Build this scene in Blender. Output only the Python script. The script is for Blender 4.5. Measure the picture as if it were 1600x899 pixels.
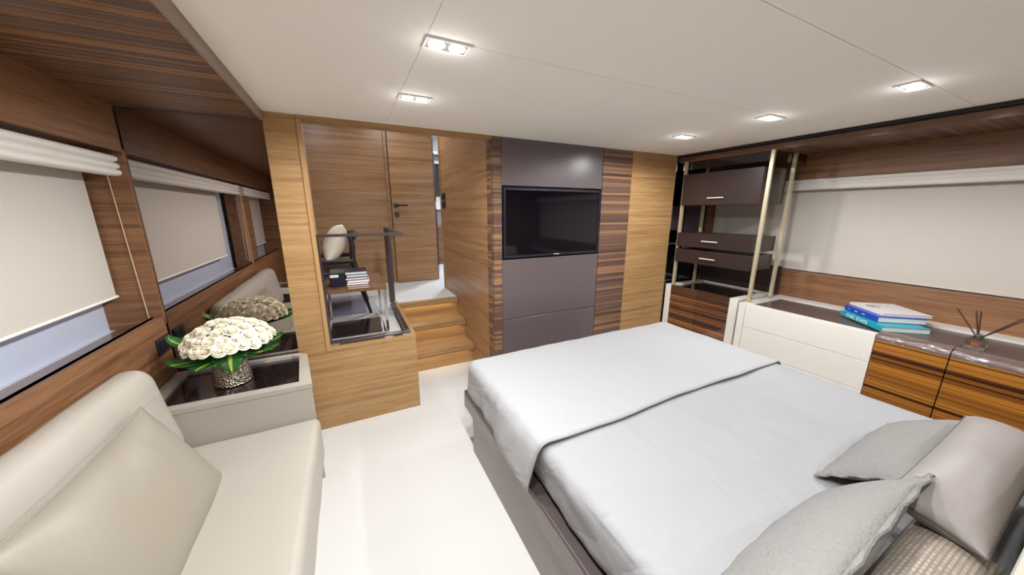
import bpy, bmesh, math, random
from mathutils import Vector, Matrix, noise
random.seed(7)
R = math.radians
SC = bpy.context.scene
COL = SC.collection
for o in list(bpy.data.objects):
    bpy.data.objects.remove(o, do_unlink=True)

# ------------------------------------------------------------------ camera
cam_d = bpy.data.cameras.new('camera'); cam = bpy.data.objects.new('camera', cam_d); COL.objects.link(cam)
PITCH, YAW = R(13.06), R(26.38)
fw = Vector((math.sin(YAW)*math.cos(PITCH), math.cos(YAW)*math.cos(PITCH), -math.sin(PITCH)))
rt = Vector((math.cos(YAW), -math.sin(YAW), 0)); up = rt.cross(fw)
cam.matrix_world = Matrix(((rt.x, up.x, -fw.x, 0), (rt.y, up.y, -fw.y, 0), (rt.z, up.z, -fw.z, 1.5), (0, 0, 0, 1)))
cam_d.sensor_fit = 'HORIZONTAL'; cam_d.sensor_width = 36; cam_d.lens = 513.4/1600*36; cam_d.clip_start = .01
SC.camera = cam
# ------------------------------------------------------------------ world, exposure
W = bpy.data.worlds.new('world'); SC.world = W; W.use_nodes = True
bg = W.node_tree.nodes['Background']; bg.inputs[0].default_value = (.42, .62, 1.0, 1); bg.inputs[1].default_value = 1.2
vs = SC.view_settings
vs.view_transform = 'Standard'; vs.look = 'None'; vs.gamma = 1; vs.use_curve_mapping = False
vs.exposure = 0.46
SC.cycles.max_bounces = 12; SC.cycles.diffuse_bounces = 8; SC.cycles.glossy_bounces = 6
LAMP_W = {1: 46.0, 0: 30.0}   # ceiling downlights: aisle row, dimmer row above the right side of the bed
CEILING_FILL_W = {1: .22, 0: .2}    # weak point lights added below the lenses to brighten the ceiling
LAMP_C = (.95, .965, .98)

# ------------------------------------------------------------------ materials
def srgb(c):
    return tuple(((v/255)/12.92 if v/255 <= .04045 else ((v/255+.055)/1.055)**2.4) for v in c)+(1,)
MATS = {}
def base(name, rough=.5, metal=0, spec=.5):
    m = bpy.data.materials.new(name); m.use_nodes = True
    b = m.node_tree.nodes['Principled BSDF']
    b.inputs['Roughness'].default_value = rough; b.inputs['Metallic'].default_value = metal
    b.inputs['Specular IOR Level'].default_value = spec
    MATS[name] = m
    return m, m.node_tree.nodes, m.node_tree.links, b
def plain(name, c, rough=.5, metal=0, spec=.5, bump=0, bscale=60, vary=.04, coat=0):
    m, n, l, b = base(name, rough, metal, spec)
    tc = n.new('ShaderNodeTexCoord'); nz = n.new('ShaderNodeTexNoise'); nz.inputs['Scale'].default_value = bscale; nz.inputs['Detail'].default_value = 4
    l.new(tc.outputs['Object'], nz.inputs['Vector'])
    cr = n.new('ShaderNodeValToRGB'); c0 = srgb(c)
    cr.color_ramp.elements[0].color = tuple(v*(1-vary) for v in c0[:3])+(1,); cr.color_ramp.elements[1].color = tuple(min(1, v*(1+vary)) for v in c0[:3])+(1,)
    l.new(nz.outputs['Fac'], cr.inputs[0]); l.new(cr.outputs[0], b.inputs['Base Color'])
    if bump:
        bp = n.new('ShaderNodeBump'); bp.inputs['Strength'].default_value = bump; bp.inputs['Distance'].default_value = .004
        l.new(nz.outputs['Fac'], bp.inputs['Height']); l.new(bp.outputs[0], b.inputs['Normal'])
    if coat: b.inputs['Coat Weight'].default_value = coat
    return m
def wood(name, dark, mid, light, axis, rough=.42, k=1.0, coat=0):
    """straight veneer grain running along axis"""
    m, n, l, b = base(name, rough)
    tc = n.new('ShaderNodeTexCoord')
    def layer(sl, sx, det, dist):
        mp = n.new('ShaderNodeMapping'); s = [sx*k]*3; s[axis] = sl*k; mp.inputs['Scale'].default_value = s
        l.new(tc.outputs['Object'], mp.inputs[0])
        z = n.new('ShaderNodeTexNoise'); z.inputs['Scale'].default_value = 1; z.inputs['Detail'].default_value = det; z.inputs['Distortion'].default_value = dist
        l.new(mp.outputs[0], z.inputs['Vector']); return z.outputs['Fac']
    a = layer(1.0, 34, 6, .5); c = layer(6, 230, 3, .2)
    mx = n.new('ShaderNodeMix'); mx.data_type = 'FLOAT'; mx.inputs[0].default_value = .42
    l.new(a, mx.inputs[2]); l.new(c, mx.inputs[3])
    cr = n.new('ShaderNodeValToRGB'); e = cr.color_ramp.elements
    e[0].position = .34; e[0].color = srgb(dark); e[1].position = .64; e[1].color = srgb(light)
    x = e.new(.49); x.color = srgb(mid)
    l.new(mx.outputs[0], cr.inputs[0]); l.new(cr.outputs[0], b.inputs['Base Color'])
    bp = n.new('ShaderNodeBump'); bp.inputs['Strength'].default_value = .12; bp.inputs['Distance'].default_value = .002
    l.new(c, bp.inputs['Height']); l.new(bp.outputs[0], b.inputs['Normal'])
    if coat: b.inputs['Coat Weight'].default_value = coat; b.inputs['Coat Roughness'].default_value = .03
    return m
def stripe(name, darks, line, axis, across, k=1.0, rough=.3, coat=0, seed=0, width=.035, lines=24):
    """ebony veneer: dark bands of uneven width with brighter streaks, running along axis, changing along 'across'"""
    m, n, l, b = base(name, rough)
    tc = n.new('ShaderNodeTexCoord')
    def nz(f, det, off):
        mp = n.new('ShaderNodeMapping'); q = [0.0]*3; q[axis] = .10; q[across] = f*k; mp.inputs['Scale'].default_value = q; mp.inputs['Location'].default_value = (seed+off, seed*1.7+off, seed*.6+off)
        l.new(tc.outputs['Object'], mp.inputs[0])
        z = n.new('ShaderNodeTexNoise'); z.inputs['Scale'].default_value = 1; z.inputs['Detail'].default_value = det; z.inputs['Roughness'].default_value = .62
        l.new(mp.outputs[0], z.inputs['Vector']); return z.outputs['Fac']
    cr = n.new('ShaderNodeValToRGB'); e = cr.color_ramp.elements
    e[0].position = .30; e[0].color = srgb(darks[0]); e[1].position = .68; e[1].color = srgb(darks[3])
    for p, c in ((.44, darks[1]), (.56, darks[2])):
        q = e.new(p); q.color = srgb(c)
    l.new(nz(26, 5, 0), cr.inputs[0])
    lr = n.new('ShaderNodeValToRGB'); f = lr.color_ramp.elements
    f[0].position = .5-width*1.6; f[0].color = (0, 0, 0, 1); f[1].position = .5+width*1.6; f[1].color = (0, 0, 0, 1)
    for p in (.5-width*.5, .5+width*.5):
        q = f.new(p); q.color = (1, 1, 1, 1)
    l.new(nz(lines, 2, 4.3), lr.inputs[0])
    mx = n.new('ShaderNodeMix'); mx.data_type = 'RGBA'; l.new(lr.outputs[0], mx.inputs[0]); l.new(cr.outputs[0], mx.inputs[6]); mx.inputs[7].default_value = srgb(line)
    l.new(mx.outputs[2], b.inputs['Base Color'])
    if coat: b.inputs['Coat Weight'].default_value = coat; b.inputs['Coat Roughness'].default_value = .02
    return m
def creased(name, c, k):
    """bed linen with soft pressed-in creases"""
    m, n, l, b = base(name, .8, 0, .2); b.inputs['Base Color'].default_value = srgb(c)
    tc = n.new('ShaderNodeTexCoord'); last = None
    for sc, off, st, ds in ((1.7, 0, .55*k, .05), (3.6, 5.2, .5*k, .025), (260, 0, .08, .002)):
        mp = n.new('ShaderNodeMapping'); mp.inputs['Location'].default_value = (off, off, off); mp.inputs['Scale'].default_value = (1, .7, 1.6); mp.inputs['Rotation'].default_value = (0, 0, .5); l.new(tc.outputs['Object'], mp.inputs[0])
        z = n.new('ShaderNodeTexNoise'); z.inputs['Scale'].default_value = sc; z.inputs['Detail'].default_value = 2; z.inputs['Distortion'].default_value = 1.6 if sc < 10 else 0; l.new(mp.outputs[0], z.inputs['Vector'])
        v = z.outputs['Fac']
        if sc < 10:      # ridges where the noise crosses its middle
            a = n.new('ShaderNodeMath'); a.operation = 'SUBTRACT'; a.inputs[1].default_value = .5; l.new(v, a.inputs[0])
            q = n.new('ShaderNodeMath'); q.operation = 'ABSOLUTE'; l.new(a.outputs[0], q.inputs[0])
            p = n.new('ShaderNodeMath'); p.operation = 'POWER'; p.inputs[1].default_value = .8; l.new(q.outputs[0], p.inputs[0]); v = p.outputs[0]
        bp = n.new('ShaderNodeBump'); bp.inputs['Strength'].default_value = st; bp.inputs['Distance'].default_value = ds; l.new(v, bp.inputs['Height'])
        if last: l.new(last, bp.inputs['Normal'])
        last = bp.outputs[0]
    l.new(last, b.inputs['Normal'])
    return m
def emit(name, c, s):
    m, n, l, b = base(name)
    b.inputs['Base Color'].default_value = srgb(c); b.inputs['Emission Color'].default_value = srgb(c); b.inputs['Emission Strength'].default_value = s
    return m

OAK = ((134, 99, 62), (164, 127, 83), (180, 145, 99)); LOB = ((124, 90, 60), (156, 118, 82), (172, 136, 100)); TEAK = ((90, 58, 36), (128, 88, 58), (148, 108, 75))
wood('oak_x', *OAK, 0); wood('oak_y', *OAK, 1); wood('oak_z', *OAK, 2)
wood('lobby_x', *LOB, 0, .36, .8); wood('lobby_y', *LOB, 1, .36, .8)
wood('teak_y', *TEAK, 1, .45); wood('teak_x', *TEAK, 0, .45)
wood('walnut_y', (70, 46, 32), (106, 72, 50), (128, 90, 64), 1, .15, 1, .6)
EB = [(62, 44, 40), (88, 66, 58), (104, 80, 68), (80, 60, 54)]
stripe('ebony_front', EB, (146, 108, 76), 0, 2, .6, .32, width=.03)
stripe('ebony_return', EB, (146, 108, 76), 1, 2, .6, .32, width=.03)
stripe('ebony_soffit', [(58, 40, 35), (84, 60, 50), (94, 68, 54), (70, 48, 42)], (146, 98, 52), 0, 1, .85, .38, seed=3, width=.028)
stripe('ebony_gold', [(70, 38, 20), (132, 82, 32), (176, 116, 44), (106, 66, 30)], (54, 26, 16), 1, 2, .62, .10, 1.0, seed=2, width=.017, lines=26)
stripe('ebony_red', [(46, 30, 23), (68, 44, 33), (84, 54, 38), (58, 38, 29)], (150, 94, 50), 1, 2, .6, .08, 1.0, seed=8, width=.022)
plain('ceiling_cream', (247, 243, 234), .75, bscale=3, vary=.01)
plain('ceiling_edge', (150, 132, 118), .5)
plain('carpet', (208, 206, 202), .95, bump=.5, bscale=420, vary=.05, spec=.1)
plain('black', (16, 14, 16), .5)
plain('taupe_panel', (96, 85, 86), .3, bump=.03, bscale=500, vary=.03)
plain('brown_lacquer', (50, 37, 36), .32, bump=.04, bscale=600, vary=.05)
plain('dark_gloss', (34, 24, 26), .12, coat=.6, vary=.08)
plain('tray_brown', (80, 68, 66), .3, bump=.05, bscale=500, vary=.05)
plain('cream_leather', (176, 169, 158), .42, bump=.12, bscale=180, vary=.02)
plain('cushion_leather', (150, 142, 128), .42, bump=.1, bscale=180, vary=.02)
plain('cream_lacquer', (222, 217, 209), .35, bscale=4, vary=.015)
plain('bed_taupe', (118, 108, 102), .28, bscale=30, vary=.04)
plain('bed_rim', (70, 60, 60), .35, vary=.05)
creased('sheet', (153, 153, 155), .7)
creased('duvet', (161, 161, 162), .45)
plain('blind_fabric', (200, 193, 184), .85, bump=.06, bscale=500, vary=.02, spec=.15)
plain('valance_white', (238, 234, 228), .7, bump=.08, bscale=200, vary=.02, spec=.2)
plain('cord_beige', (206, 186, 160), .7)
plain('grey_linen', (134, 132, 129), .9, bump=1.0, bscale=100, vary=.12, spec=.1)
plain('greige_satin', (141, 134, 130), .55, bump=.05, bscale=40, vary=.03)
plain('piping_dark', (96, 88, 84), .7)
plain('offwhite_linen', (222, 212, 194), .85, bump=.3, bscale=120, vary=.04)
plain('brass', (208, 196, 166), .38, .55, bscale=90, vary=.06)
plain('chrome', (200, 196, 194), .18, 1.0, vary=.02)
plain('gunmetal', (98, 91, 92), .3, .9, vary=.05)
plain('steel_handle', (232, 226, 214), .35, .3, vary=.02)
plain('black_wood', (34, 30, 34), .35, vary=.1)
plain('grey_rug', (150, 148, 164), .9, bump=.5, bscale=300, vary=.06)
plain('glass_green', (40, 60, 50), .1)
plain('white_paint', (228, 226, 222), .5)
plain('paper', (232, 230, 226), .8, bump=.5, bscale=400, vary=.06)
plain('teal_cover', (34, 160, 176), .35)
plain('blue_cover', (32, 70, 172), .35)
plain('white_cover', (226, 224, 222), .35)
plain('black_cover', (18, 20, 34), .35)
plain('olive_cover', (120, 100, 50), .45)
plain('sky_cover', (132, 160, 206), .4)
plain('navy_cover', (24, 30, 60), .4)
plain('pink_cover', (214, 190, 180), .45)
plain('mauve_cover', (120, 92, 92), .45)
plain('print_white', (238, 240, 240), .6)
plain('print_dark', (30, 28, 30), .6)
plain('copper_label', (170, 96, 62), .4, .5)
plain('reed_brown', (70, 46, 34), .8, bump=.4, bscale=200)
plain('petal', (250, 245, 228), .65, bscale=30, vary=.05, spec=.2)
plain('leaf_green', (34, 92, 36), .38, bscale=20, vary=.2)
plain('leaf_lime', (170, 190, 70), .4, bscale=20, vary=.1)
plain('stem_green', (70, 100, 50), .6)
plain('switch_black', (38, 38, 50), .3)
plain('screen', (10, 10, 18), .06, spec=.6, vary=.0)
plain('bezel', (60, 60, 76), .25, .6, vary=.02)
plain('lamp_plate', (120, 116, 112), .4)
plain('sill_grey', (196, 196, 206), .5)
emit('lens', (255, 250, 240), 26)
emit('led_warm', (255, 232, 190), 5.5)
emit('corridor_lamp', (235, 240, 255), 14)
# hammered silver
m, n, l, b = base('hammered_silver', .2, 1.0); b.inputs['Base Color'].default_value = srgb((206, 196, 184))
tc = n.new('ShaderNodeTexCoord'); v = n.new('ShaderNodeTexVoronoi'); v.inputs['Scale'].default_value = 130; l.new(tc.outputs['Object'], v.inputs['Vector'])
bp = n.new('ShaderNodeBump'); bp.inputs['Strength'].default_value = .9; bp.inputs['Distance'].default_value = .006; l.new(v.outputs['Distance'], bp.inputs['Height']); l.new(bp.outputs[0], b.inputs['Normal'])
# smoked mirror
m, n, l, b = base('smoked_mirror', .015, 1.0); b.inputs['Base Color'].default_value = (.47, .43, .41, 1)
m, n, l, b = base('black_mirror', .03, 1.0); b.inputs['Base Color'].default_value = (.16, .15, .17, 1)
# clear glass and window pane
m, n, l, b = base('clear_glass', .02); b.inputs['Transmission Weight'].default_value = 1; b.inputs['IOR'].default_value = 1.46
m, n, l, b = base('frosted_pane', .35); b.inputs['Transmission Weight'].default_value = .3; b.inputs['Base Color'].default_value = srgb((214, 220, 234))
# wrapping film over the cabinet tops
m, n, l, b = base('wrapped_brown', .16); b.inputs['Base Color'].default_value = srgb((104, 88, 82)); b.inputs['Coat Weight'].default_value = .8; b.inputs['Coat Roughness'].default_value = .06
tc = n.new('ShaderNodeTexCoord'); mp = n.new('ShaderNodeMapping'); mp.inputs['Scale'].default_value = (60, 7, 40); mp.inputs['Rotation'].default_value = (0, 0, .25); l.new(tc.outputs['Object'], mp.inputs[0])
z = n.new('ShaderNodeTexNoise'); z.inputs['Scale'].default_value = 1; z.inputs['Distortion'].default_value = 1.4; l.new(mp.outputs[0], z.inputs['Vector'])
bp = n.new('ShaderNodeBump'); bp.inputs['Strength'].default_value = .8; bp.inputs['Distance'].default_value = .01; l.new(z.outputs['Fac'], bp.inputs['Height']); l.new(bp.outputs[0], b.inputs['Normal']); l.new(bp.outputs[0], b.inputs['Coat Normal'])
# quilted patterned cloth
m, n, l, b = base('woven_taupe', .6); tc = n.new('ShaderNodeTexCoord'); ck = n.new('ShaderNodeTexBrick'); ck.inputs['Scale'].default_value = 30
ck.inputs['Color1'].default_value = srgb((196, 186, 172)); ck.inputs['Color2'].default_value = srgb((168, 156, 142)); ck.inputs['Mortar'].default_value = srgb((150, 138, 126)); ck.inputs['Mortar Size'].default_value = .06
l.new(tc.outputs['Object'], ck.inputs['Vector']); l.new(ck.outputs['Color'], b.inputs['Base Color'])

# ------------------------------------------------------------------ mesh helpers (all geometry is authored in world metres)
def box(x0, x1, y0, y1, z0, z1, bev=0, seg=2, bm=None):
    t = bmesh.new()
    r = bmesh.ops.create_cube(t, size=1)
    for v in r['verts']:
        v.co = Vector(((x0+x1)/2+v.co.x*(x1-x0), (y0+y1)/2+v.co.y*(y1-y0), (z0+z1)/2+v.co.z*(z1-z0)))
    if bev: bmesh.ops.bevel(t, geom=list(t.edges), offset=bev, segments=seg, affect='EDGES', profile=.5)
    return add(bm, t)
def add(bm, t):
    if bm is None: return t
    me = bpy.data.meshes.new('tmp'); t.to_mesh(me); t.free(); bm.from_mesh(me); bpy.data.meshes.remove(me); return bm
def prism(poly, axis, a, b, bm=None, bev=0):
    """polygon in the two other axes (cyclic order) extruded along axis from a to b"""
    t = bmesh.new()
    def P(u, v, w):
        return (w, u, v) if axis == 0 else (u, w, v) if axis == 1 else (u, v, w)
    A = [t.verts.new(P(u, v, a)) for u, v in poly]; B = [t.verts.new(P(u, v, b)) for u, v in poly]
    k = len(poly)
    t.faces.new(A[::-1]); t.faces.new(B)
    for i in range(k): t.faces.new((A[i], A[(i+1) % k], B[(i+1) % k], B[i]))
    bmesh.ops.recalc_face_normals(t, faces=t.faces)
    if bev: bmesh.ops.bevel(t, geom=list(t.edges), offset=bev, segments=2, affect='EDGES', profile=.5)
    return add(bm, t)
def tube(pts, r, n=8, bm=None, closed=False):
    t = bmesh.new(); pts = [Vector(p) for p in pts]; rings = []
    k = len(pts)
    for i, p in enumerate(pts):
        d = (pts[min(i+1, k-1)]-pts[max(i-1, 0)]).normalized()
        a = Vector((0, 0, 1)) if abs(d.z) < .9 else Vector((1, 0, 0))
        u = d.cross(a).normalized(); w = d.cross(u).normalized()
        rr = r[i] if isinstance(r, (list, tuple)) else r
        rings.append([t.verts.new(p+u*rr*math.cos(2*math.pi*j/n)+w*rr*math.sin(2*math.pi*j/n)) for j in range(n)])
    for A, B in zip(rings, rings[1:]):
        for j in range(n): t.faces.new((A[j], A[(j+1) % n], B[(j+1) % n], B[j]))
    t.faces.new(rings[0][::-1]); t.faces.new(rings[-1])
    bmesh.ops.recalc_face_normals(t, faces=t.faces)
    return add(bm, t)
def lathe(prof, c, n=24, bm=None):
    t = bmesh.new(); rings = []
    for r, z in prof:
        rings.append([t.verts.new((c[0]+r*math.cos(2*math.pi*j/n), c[1]+r*math.sin(2*math.pi*j/n), c[2]+z)) for j in range(n)])
    for A, B in zip(rings, rings[1:]):
        for j in range(n): t.faces.new((A[j], A[(j+1) % n], B[(j+1) % n], B[j]))
    t.faces.new(rings[0][::-1]); t.faces.new(rings[-1])
    bmesh.ops.recalc_face_normals(t, faces=t.faces)
    return add(bm, t)
def lin(a, b, n, r):
    """coordinates from a to b, dense inside the rounded rims"""
    e = [a+r*(1-math.cos(math.pi/2*i/5)) for i in range(5)]
    f = [b-(v-a) for v in e][::-1]
    mid = [a+r+(b-a-2*r)*i/n for i in range(n+1)]
    return e+mid+f
def slab(x0, x1, y0, y1, z0, z1, r, nx=10, ny=10, nz=3, disp=None, skip=None, cut=0):
    """soft rounded box built as a grid, with an optional displacement of every vertex"""
    t = bmesh.new(); cache = {}
    xs, ys, zs = lin(x0, x1, nx, r), lin(y0, y1, ny, r), lin(z0, z1, nz, r)
    lo = Vector((x0+r, y0+r, z0+r)); hi = Vector((x1-r, y1-r, z1-r))
    def V(i, j, k):
        if (i, j, k) in cache: return cache[i, j, k]
        p = Vector((xs[i], ys[j], zs[k])); q = Vector([min(max(p[a], lo[a]), hi[a]) for a in range(3)])
        d = p-q
        nrm = d.normalized() if d.length > 1e-9 else Vector((0, 0, 1))
        p = q+nrm*r if d.length > 1e-9 else p
        if disp: p = p+disp(p, nrm)
        cache[i, j, k] = t.verts.new(p); return cache[i, j, k]
    I, J, K = len(xs)-1, len(ys)-1, len(zs)-1
    def F(name, a, b, c, d):
        if skip and name in skip: return
        t.faces.new((V(*a), V(*b), V(*c), V(*d)))
    for i in range(I):
        for j in range(cut, J):
            F('bottom', (i, j, 0), (i, j+1, 0), (i+1, j+1, 0), (i+1, j, 0)); F('top', (i, j, K), (i+1, j, K), (i+1, j+1, K), (i, j+1, K))
    for i in range(I):
        for k in range(K):
            F('y0', (i, 0, k), (i+1, 0, k), (i+1, 0, k+1), (i, 0, k+1)); F('y1', (i, J, k), (i, J, k+1), (i+1, J, k+1), (i+1, J, k))
    for j in range(cut, J):
        for k in range(K):
            F('x0', (0, j, k), (0, j, k+1), (0, j+1, k+1), (0, j+1, k)); F('x1', (I, j, k), (I, j+1, k), (I, j+1, k+1), (I, j, k+1))
    for f in t.faces: f.smooth = True
    return t
def pillow(w, h, t, M, n=22, flange=0, amp=.006, seed=0, power=.55):
    """stuffed cushion w by h, thickness t, lying in local xy; M places it"""
    bm = bmesh.new(); top, bot = {}, {}
    for i in range(n+1):
        for j in range(n+1):
            u = math.sin(math.pi/2*(-1+2*i/n)); v = math.sin(math.pi/2*(-1+2*j/n))
            x = w/2*u*(1-.05*(1-v*v)*abs(u)); y = h/2*v*(1-.05*(1-u*u)*abs(v))
            f = ((1-abs(u)**2.2)*(1-abs(v)**2.2))**power
            wr = amp*noise.noise(Vector((x*9+seed, y*9, seed*3.1)))+amp*.7*noise.noise(Vector((x*22, y*5+seed, 1.7)))
            edge = i in (0, n) or j in (0, n)
            a = bm.verts.new(M @ Vector((x, y, t/2*f+wr*min(1, f*2))))
            top[i, j] = a; bot[i, j] = a if edge else bm.verts.new(M @ Vector((x, y, -t/2*f+wr*.5)))
    for i in range(n):
        for j in range(n):
            bm.faces.new((top[i, j], top[i+1, j], top[i+1, j+1], top[i, j+1]))
            q = (bot[i, j], bot[i, j+1], bot[i+1, j+1], bot[i+1, j])
            bm.faces.new(q)
    for f in bm.faces: f.smooth = True
    return bm
def rim_path(w, h, M, n=22):
    pts = []
    side = [math.sin(math.pi/2*(-1+2*i/n)) for i in range(n+1)]
    def P(u, v): return M @ Vector((w/2*u*(1-.05*(1-v*v)*abs(u)), h/2*v*(1-.05*(1-u*u)*abs(v)), 0))
    for u in side: pts.append(P(u, -1))
    for v in side[1:]: pts.append(P(1, v))
    for u in side[::-1][1:]: pts.append(P(u, 1))
    for v in side[::-1][1:]: pts.append(P(-1, v))
    return pts
def obj(name, bm, mat, parent=None, loc=None, smooth=None):
    me = bpy.data.meshes.new(name)
    o = bpy.data.objects.new(name, me); COL.objects.link(o)
    p = parent
    off = Vector((0, 0, 0))
    while p: off += p.location; p = p.parent
    if parent is None and loc is not None: o.location = loc; off = Vector(loc)
    for v in bm.verts: v.co -= off
    if smooth is not None:
        for f in bm.faces: f.smooth = True
    bm.to_mesh(me); bm.free()
    if parent: o.parent = parent
    for mm in (mat if isinstance(mat, (list, tuple)) else [mat]): me.materials.append(MATS[mm])
    if smooth:
        me.set_sharp_from_angle(angle=R(smooth))
    return o
def tag(o, label=None, cat=None, group=None, kind=None):
    if label: o['label'] = label
    if cat: o['category'] = cat
    if group: o['group'] = group
    if kind: o['kind'] = kind
    return o
def thing(name, label, cat, loc, group=None, kind=None):
    o = bpy.data.objects.new(name, None); COL.objects.link(o); o.location = loc; o.empty_display_size = .05
    return tag(o, label, cat, group, kind)
def single(name, bm, mat, label, cat, loc=None, group=None, kind=None, smooth=None):
    if loc is None:
        c = [0, 0, 0]
        for a in range(2):
            v = [q.co[a] for q in bm.verts]; c[a] = (min(v)+max(v))/2
        c[2] = min(q.co.z for q in bm.verts); loc = c
    return tag(obj(name, bm, mat, None, loc, smooth), label, cat, group, kind)
def struct(name, label, loc=(0, 0, 0)):
    return thing(name, label, None, loc, None, 'structure')
def copy_tree(o, loc, label=None):
    c = o.copy(); COL.objects.link(c); c.location = loc
    if label: c['label'] = label
    for ch in o.children:
        d = ch.copy(); COL.objects.link(d); d.parent = c
        for g in ch.children:
            e = g.copy(); COL.objects.link(e); e.parent = d
    return c
def text(name, s, size, M, mat, parent, extrude=.0004, align='CENTER'):
    cu = bpy.data.curves.new('t', 'FONT'); cu.body = s; cu.size = size; cu.extrude = extrude; cu.align_x = align; cu.align_y = 'CENTER'
    t = bpy.data.objects.new('t', cu); COL.objects.link(t)
    dg = bpy.context.evaluated_depsgraph_get(); dg.update()
    me = bpy.data.meshes.new_from_object(t.evaluated_get(dg)); bpy.data.objects.remove(t)
    bm = bmesh.new(); bm.from_mesh(me); bpy.data.meshes.remove(me); bm.transform(M)
    return obj(name, bm, mat, parent)

# ------------------------------------------------------------------ the setting
ZC, YF = 2.045, 2.41            # ceiling height, face of the bulkhead
XL, XR = -.955, 3.65            # wood bands of the two hull sides
WL, WR = -1.12, 3.815           # window planes
CL, CR = -.37, 3.065            # edges of the cream ceiling
LZ = .56                        # landing height
SO = 2.0; SOR = 1.978           # soffits
YB = -1.4                       # wall behind the camera
fl = struct('floor', 'off-white wool carpet over the cabin floor')
obj('carpet', box(-1.3, 4.0, YB, 3.6, -.04, 0), 'carpet', fl)
lf = struct('floor_landing', 'raised landing with off-white carpet beyond the steps')
obj('carpet', box(-1.6, .37, 2.46, 4.7, LZ-.06, LZ), 'carpet', lf)
obj('carpet', box(.37, 1.06, 3.521, 4.7, LZ-.06, LZ), 'carpet', lf)
obj('carpet', box(1.06, 3.2, 3.4, 6.3, LZ-.06, LZ), 'carpet', lf)

ce = struct('ceiling', 'cream ceiling of large flush panels with thin joints')
g = .0010
for x0, x1, y0, y1 in [(CL+.012, .29, YB, YF), (.29, CR, YB, .04), (.29, CR, .04, .62), (.29, CR, .62, 1.2), (.29, CR, 1.2, YF)]:
    obj('ceiling_panel', box(x0+g, x1-g, y0+g, y1-g, ZC, ZC+.02), 'ceiling_cream', ce)
obj('backing', box(-1.3, 4.0, YB, YF, ZC+.021, ZC+.06), 'black', ce)
obj('edge_strip', box(CL, CL+.012, YB, YF, SO-.004, ZC+.02), 'ceiling_edge', ce)
t1 = struct('trim_1', 'striped ebony soffit above the left windows')
obj('soffit_board', box(XL-.3, CL, YB, YF, SO, ZC+.02), 'ebony_soffit', t1)
t2 = struct('trim_2', 'striped ebony soffit above the right windows')
obj('soffit_board', box(CR+.05, XR+.3, YB, YF, SOR, ZC+.02), 'ebony_soffit', t2)
obj('fascia', box(CR+.035, CR+.05, YB, YF, SOR-.004, SOR+.042), 'walnut_y', t2)
obj('shadow_gap', box(CR+.001, CR+.035, YB, YF, SOR+.046, ZC+.02), 'black', t2)

# left hull side
wl = struct('wall_left', 'teak-veneered hull side with window recesses on the left')
obj('lower_panel', box(XL-.05, XL, YB, YF, 0, .935), 'teak_y', wl)
obj('sill_ledge', box(WL-.02, XL-.05, YB, YF, .86, .89), 'walnut_y', wl)
obj('sill_front', box(XL-.05, XL-.03, YB, YF, .89, .935), 'teak_y', wl)
obj('upper_panel', box(XL-.012, XL, YB, YF, 1.785, SO), 'teak_y', wl)
obj('pelmet_board', box(WL-.08, XL-.012, YB, YF, 1.80, 1.82), 'teak_y', wl)
obj('column_panel', box(WL-.06, XL, YF-.006, YF+.03, .89, 1.80), 'teak_x', wl)
obj('column_panel', box(WL-.02, XL-.06, -.2, .22, .89, 1.80), 'teak_y', wl)
obj('outer_skin', box(WL-.10, WL-.07, YB, YF+.05, 0, .86), 'white_paint', wl)
obj('outer_skin', box(WL-.10, WL-.07, YB, YF+.05, 1.80, SO+.05), 'white_paint', wl)
obj('outer_skin', box(WL-.10, WL-.07, -.22, .24, .86, 1.8), 'white_paint', wl)
for k, (y0, y1, lab) in enumerate([(.24, YF, 'left cabin window behind the cream blind by the sofa'), (YB, -.22, 'left cabin window behind the bedside')]):
    w = struct('window_%d' % (k+1), lab)
    obj('pane', box(WL-.06, WL-.05, y0, y1, .86, 1.80), 'frosted_pane', w)
    f = box(WL-.07, WL-.03, y0, y1, .86, .885); box(WL-.07, WL-.03, y0, y1, 1.78, 1.80, bm=f)
    obj('window_frame', f, 'sill_grey', w)
# right hull side
wr = struct('wall_right', 'teak-veneered hull side with a long blind on the right')
obj('lower_panel', box(XR, XR+.05, YB, YF+.2, 0, .957), 'teak_y', wr)
obj('upper_panel', box(XR, XR+.012, YB, YF+.2, 1.775, SOR+.02), 'teak_y', wr)
obj('outer_skin', box(WR+.06, WR+.1, YB, YF+.3, 0, SO+.05), 'white_paint', wr)
obj('sill_ledge', box(XR+.05, WR+.06, YB, YF+.2, .93, .957), 'teak_y', wr)
obj('pelmet_board', box(XR+.012, WR+.06, YB, YF+.2, 1.80, 1.82), 'teak_y', wr)
obj('column_panel', box(XR, WR+.06, YF-.006, YF+.03, .957, 1.80), 'teak_x', wr)
obj('end_panel', box(3.05, WR+.1, YF+.06, YF+.1, 0, ZC+.06), 'black', wr)
# wall behind the camera
wb = struct('wall_back', 'oak-panelled wall behind the bed head')
obj('wall_panel', box(-1.3, 1.2, YB-.05, YB, 0, 2.1), 'teak_x', wb)
obj('wall_panel', box(1.2, 4.0, YB-.05, YB, 0, 2.1), 'teak_x', wb)

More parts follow.
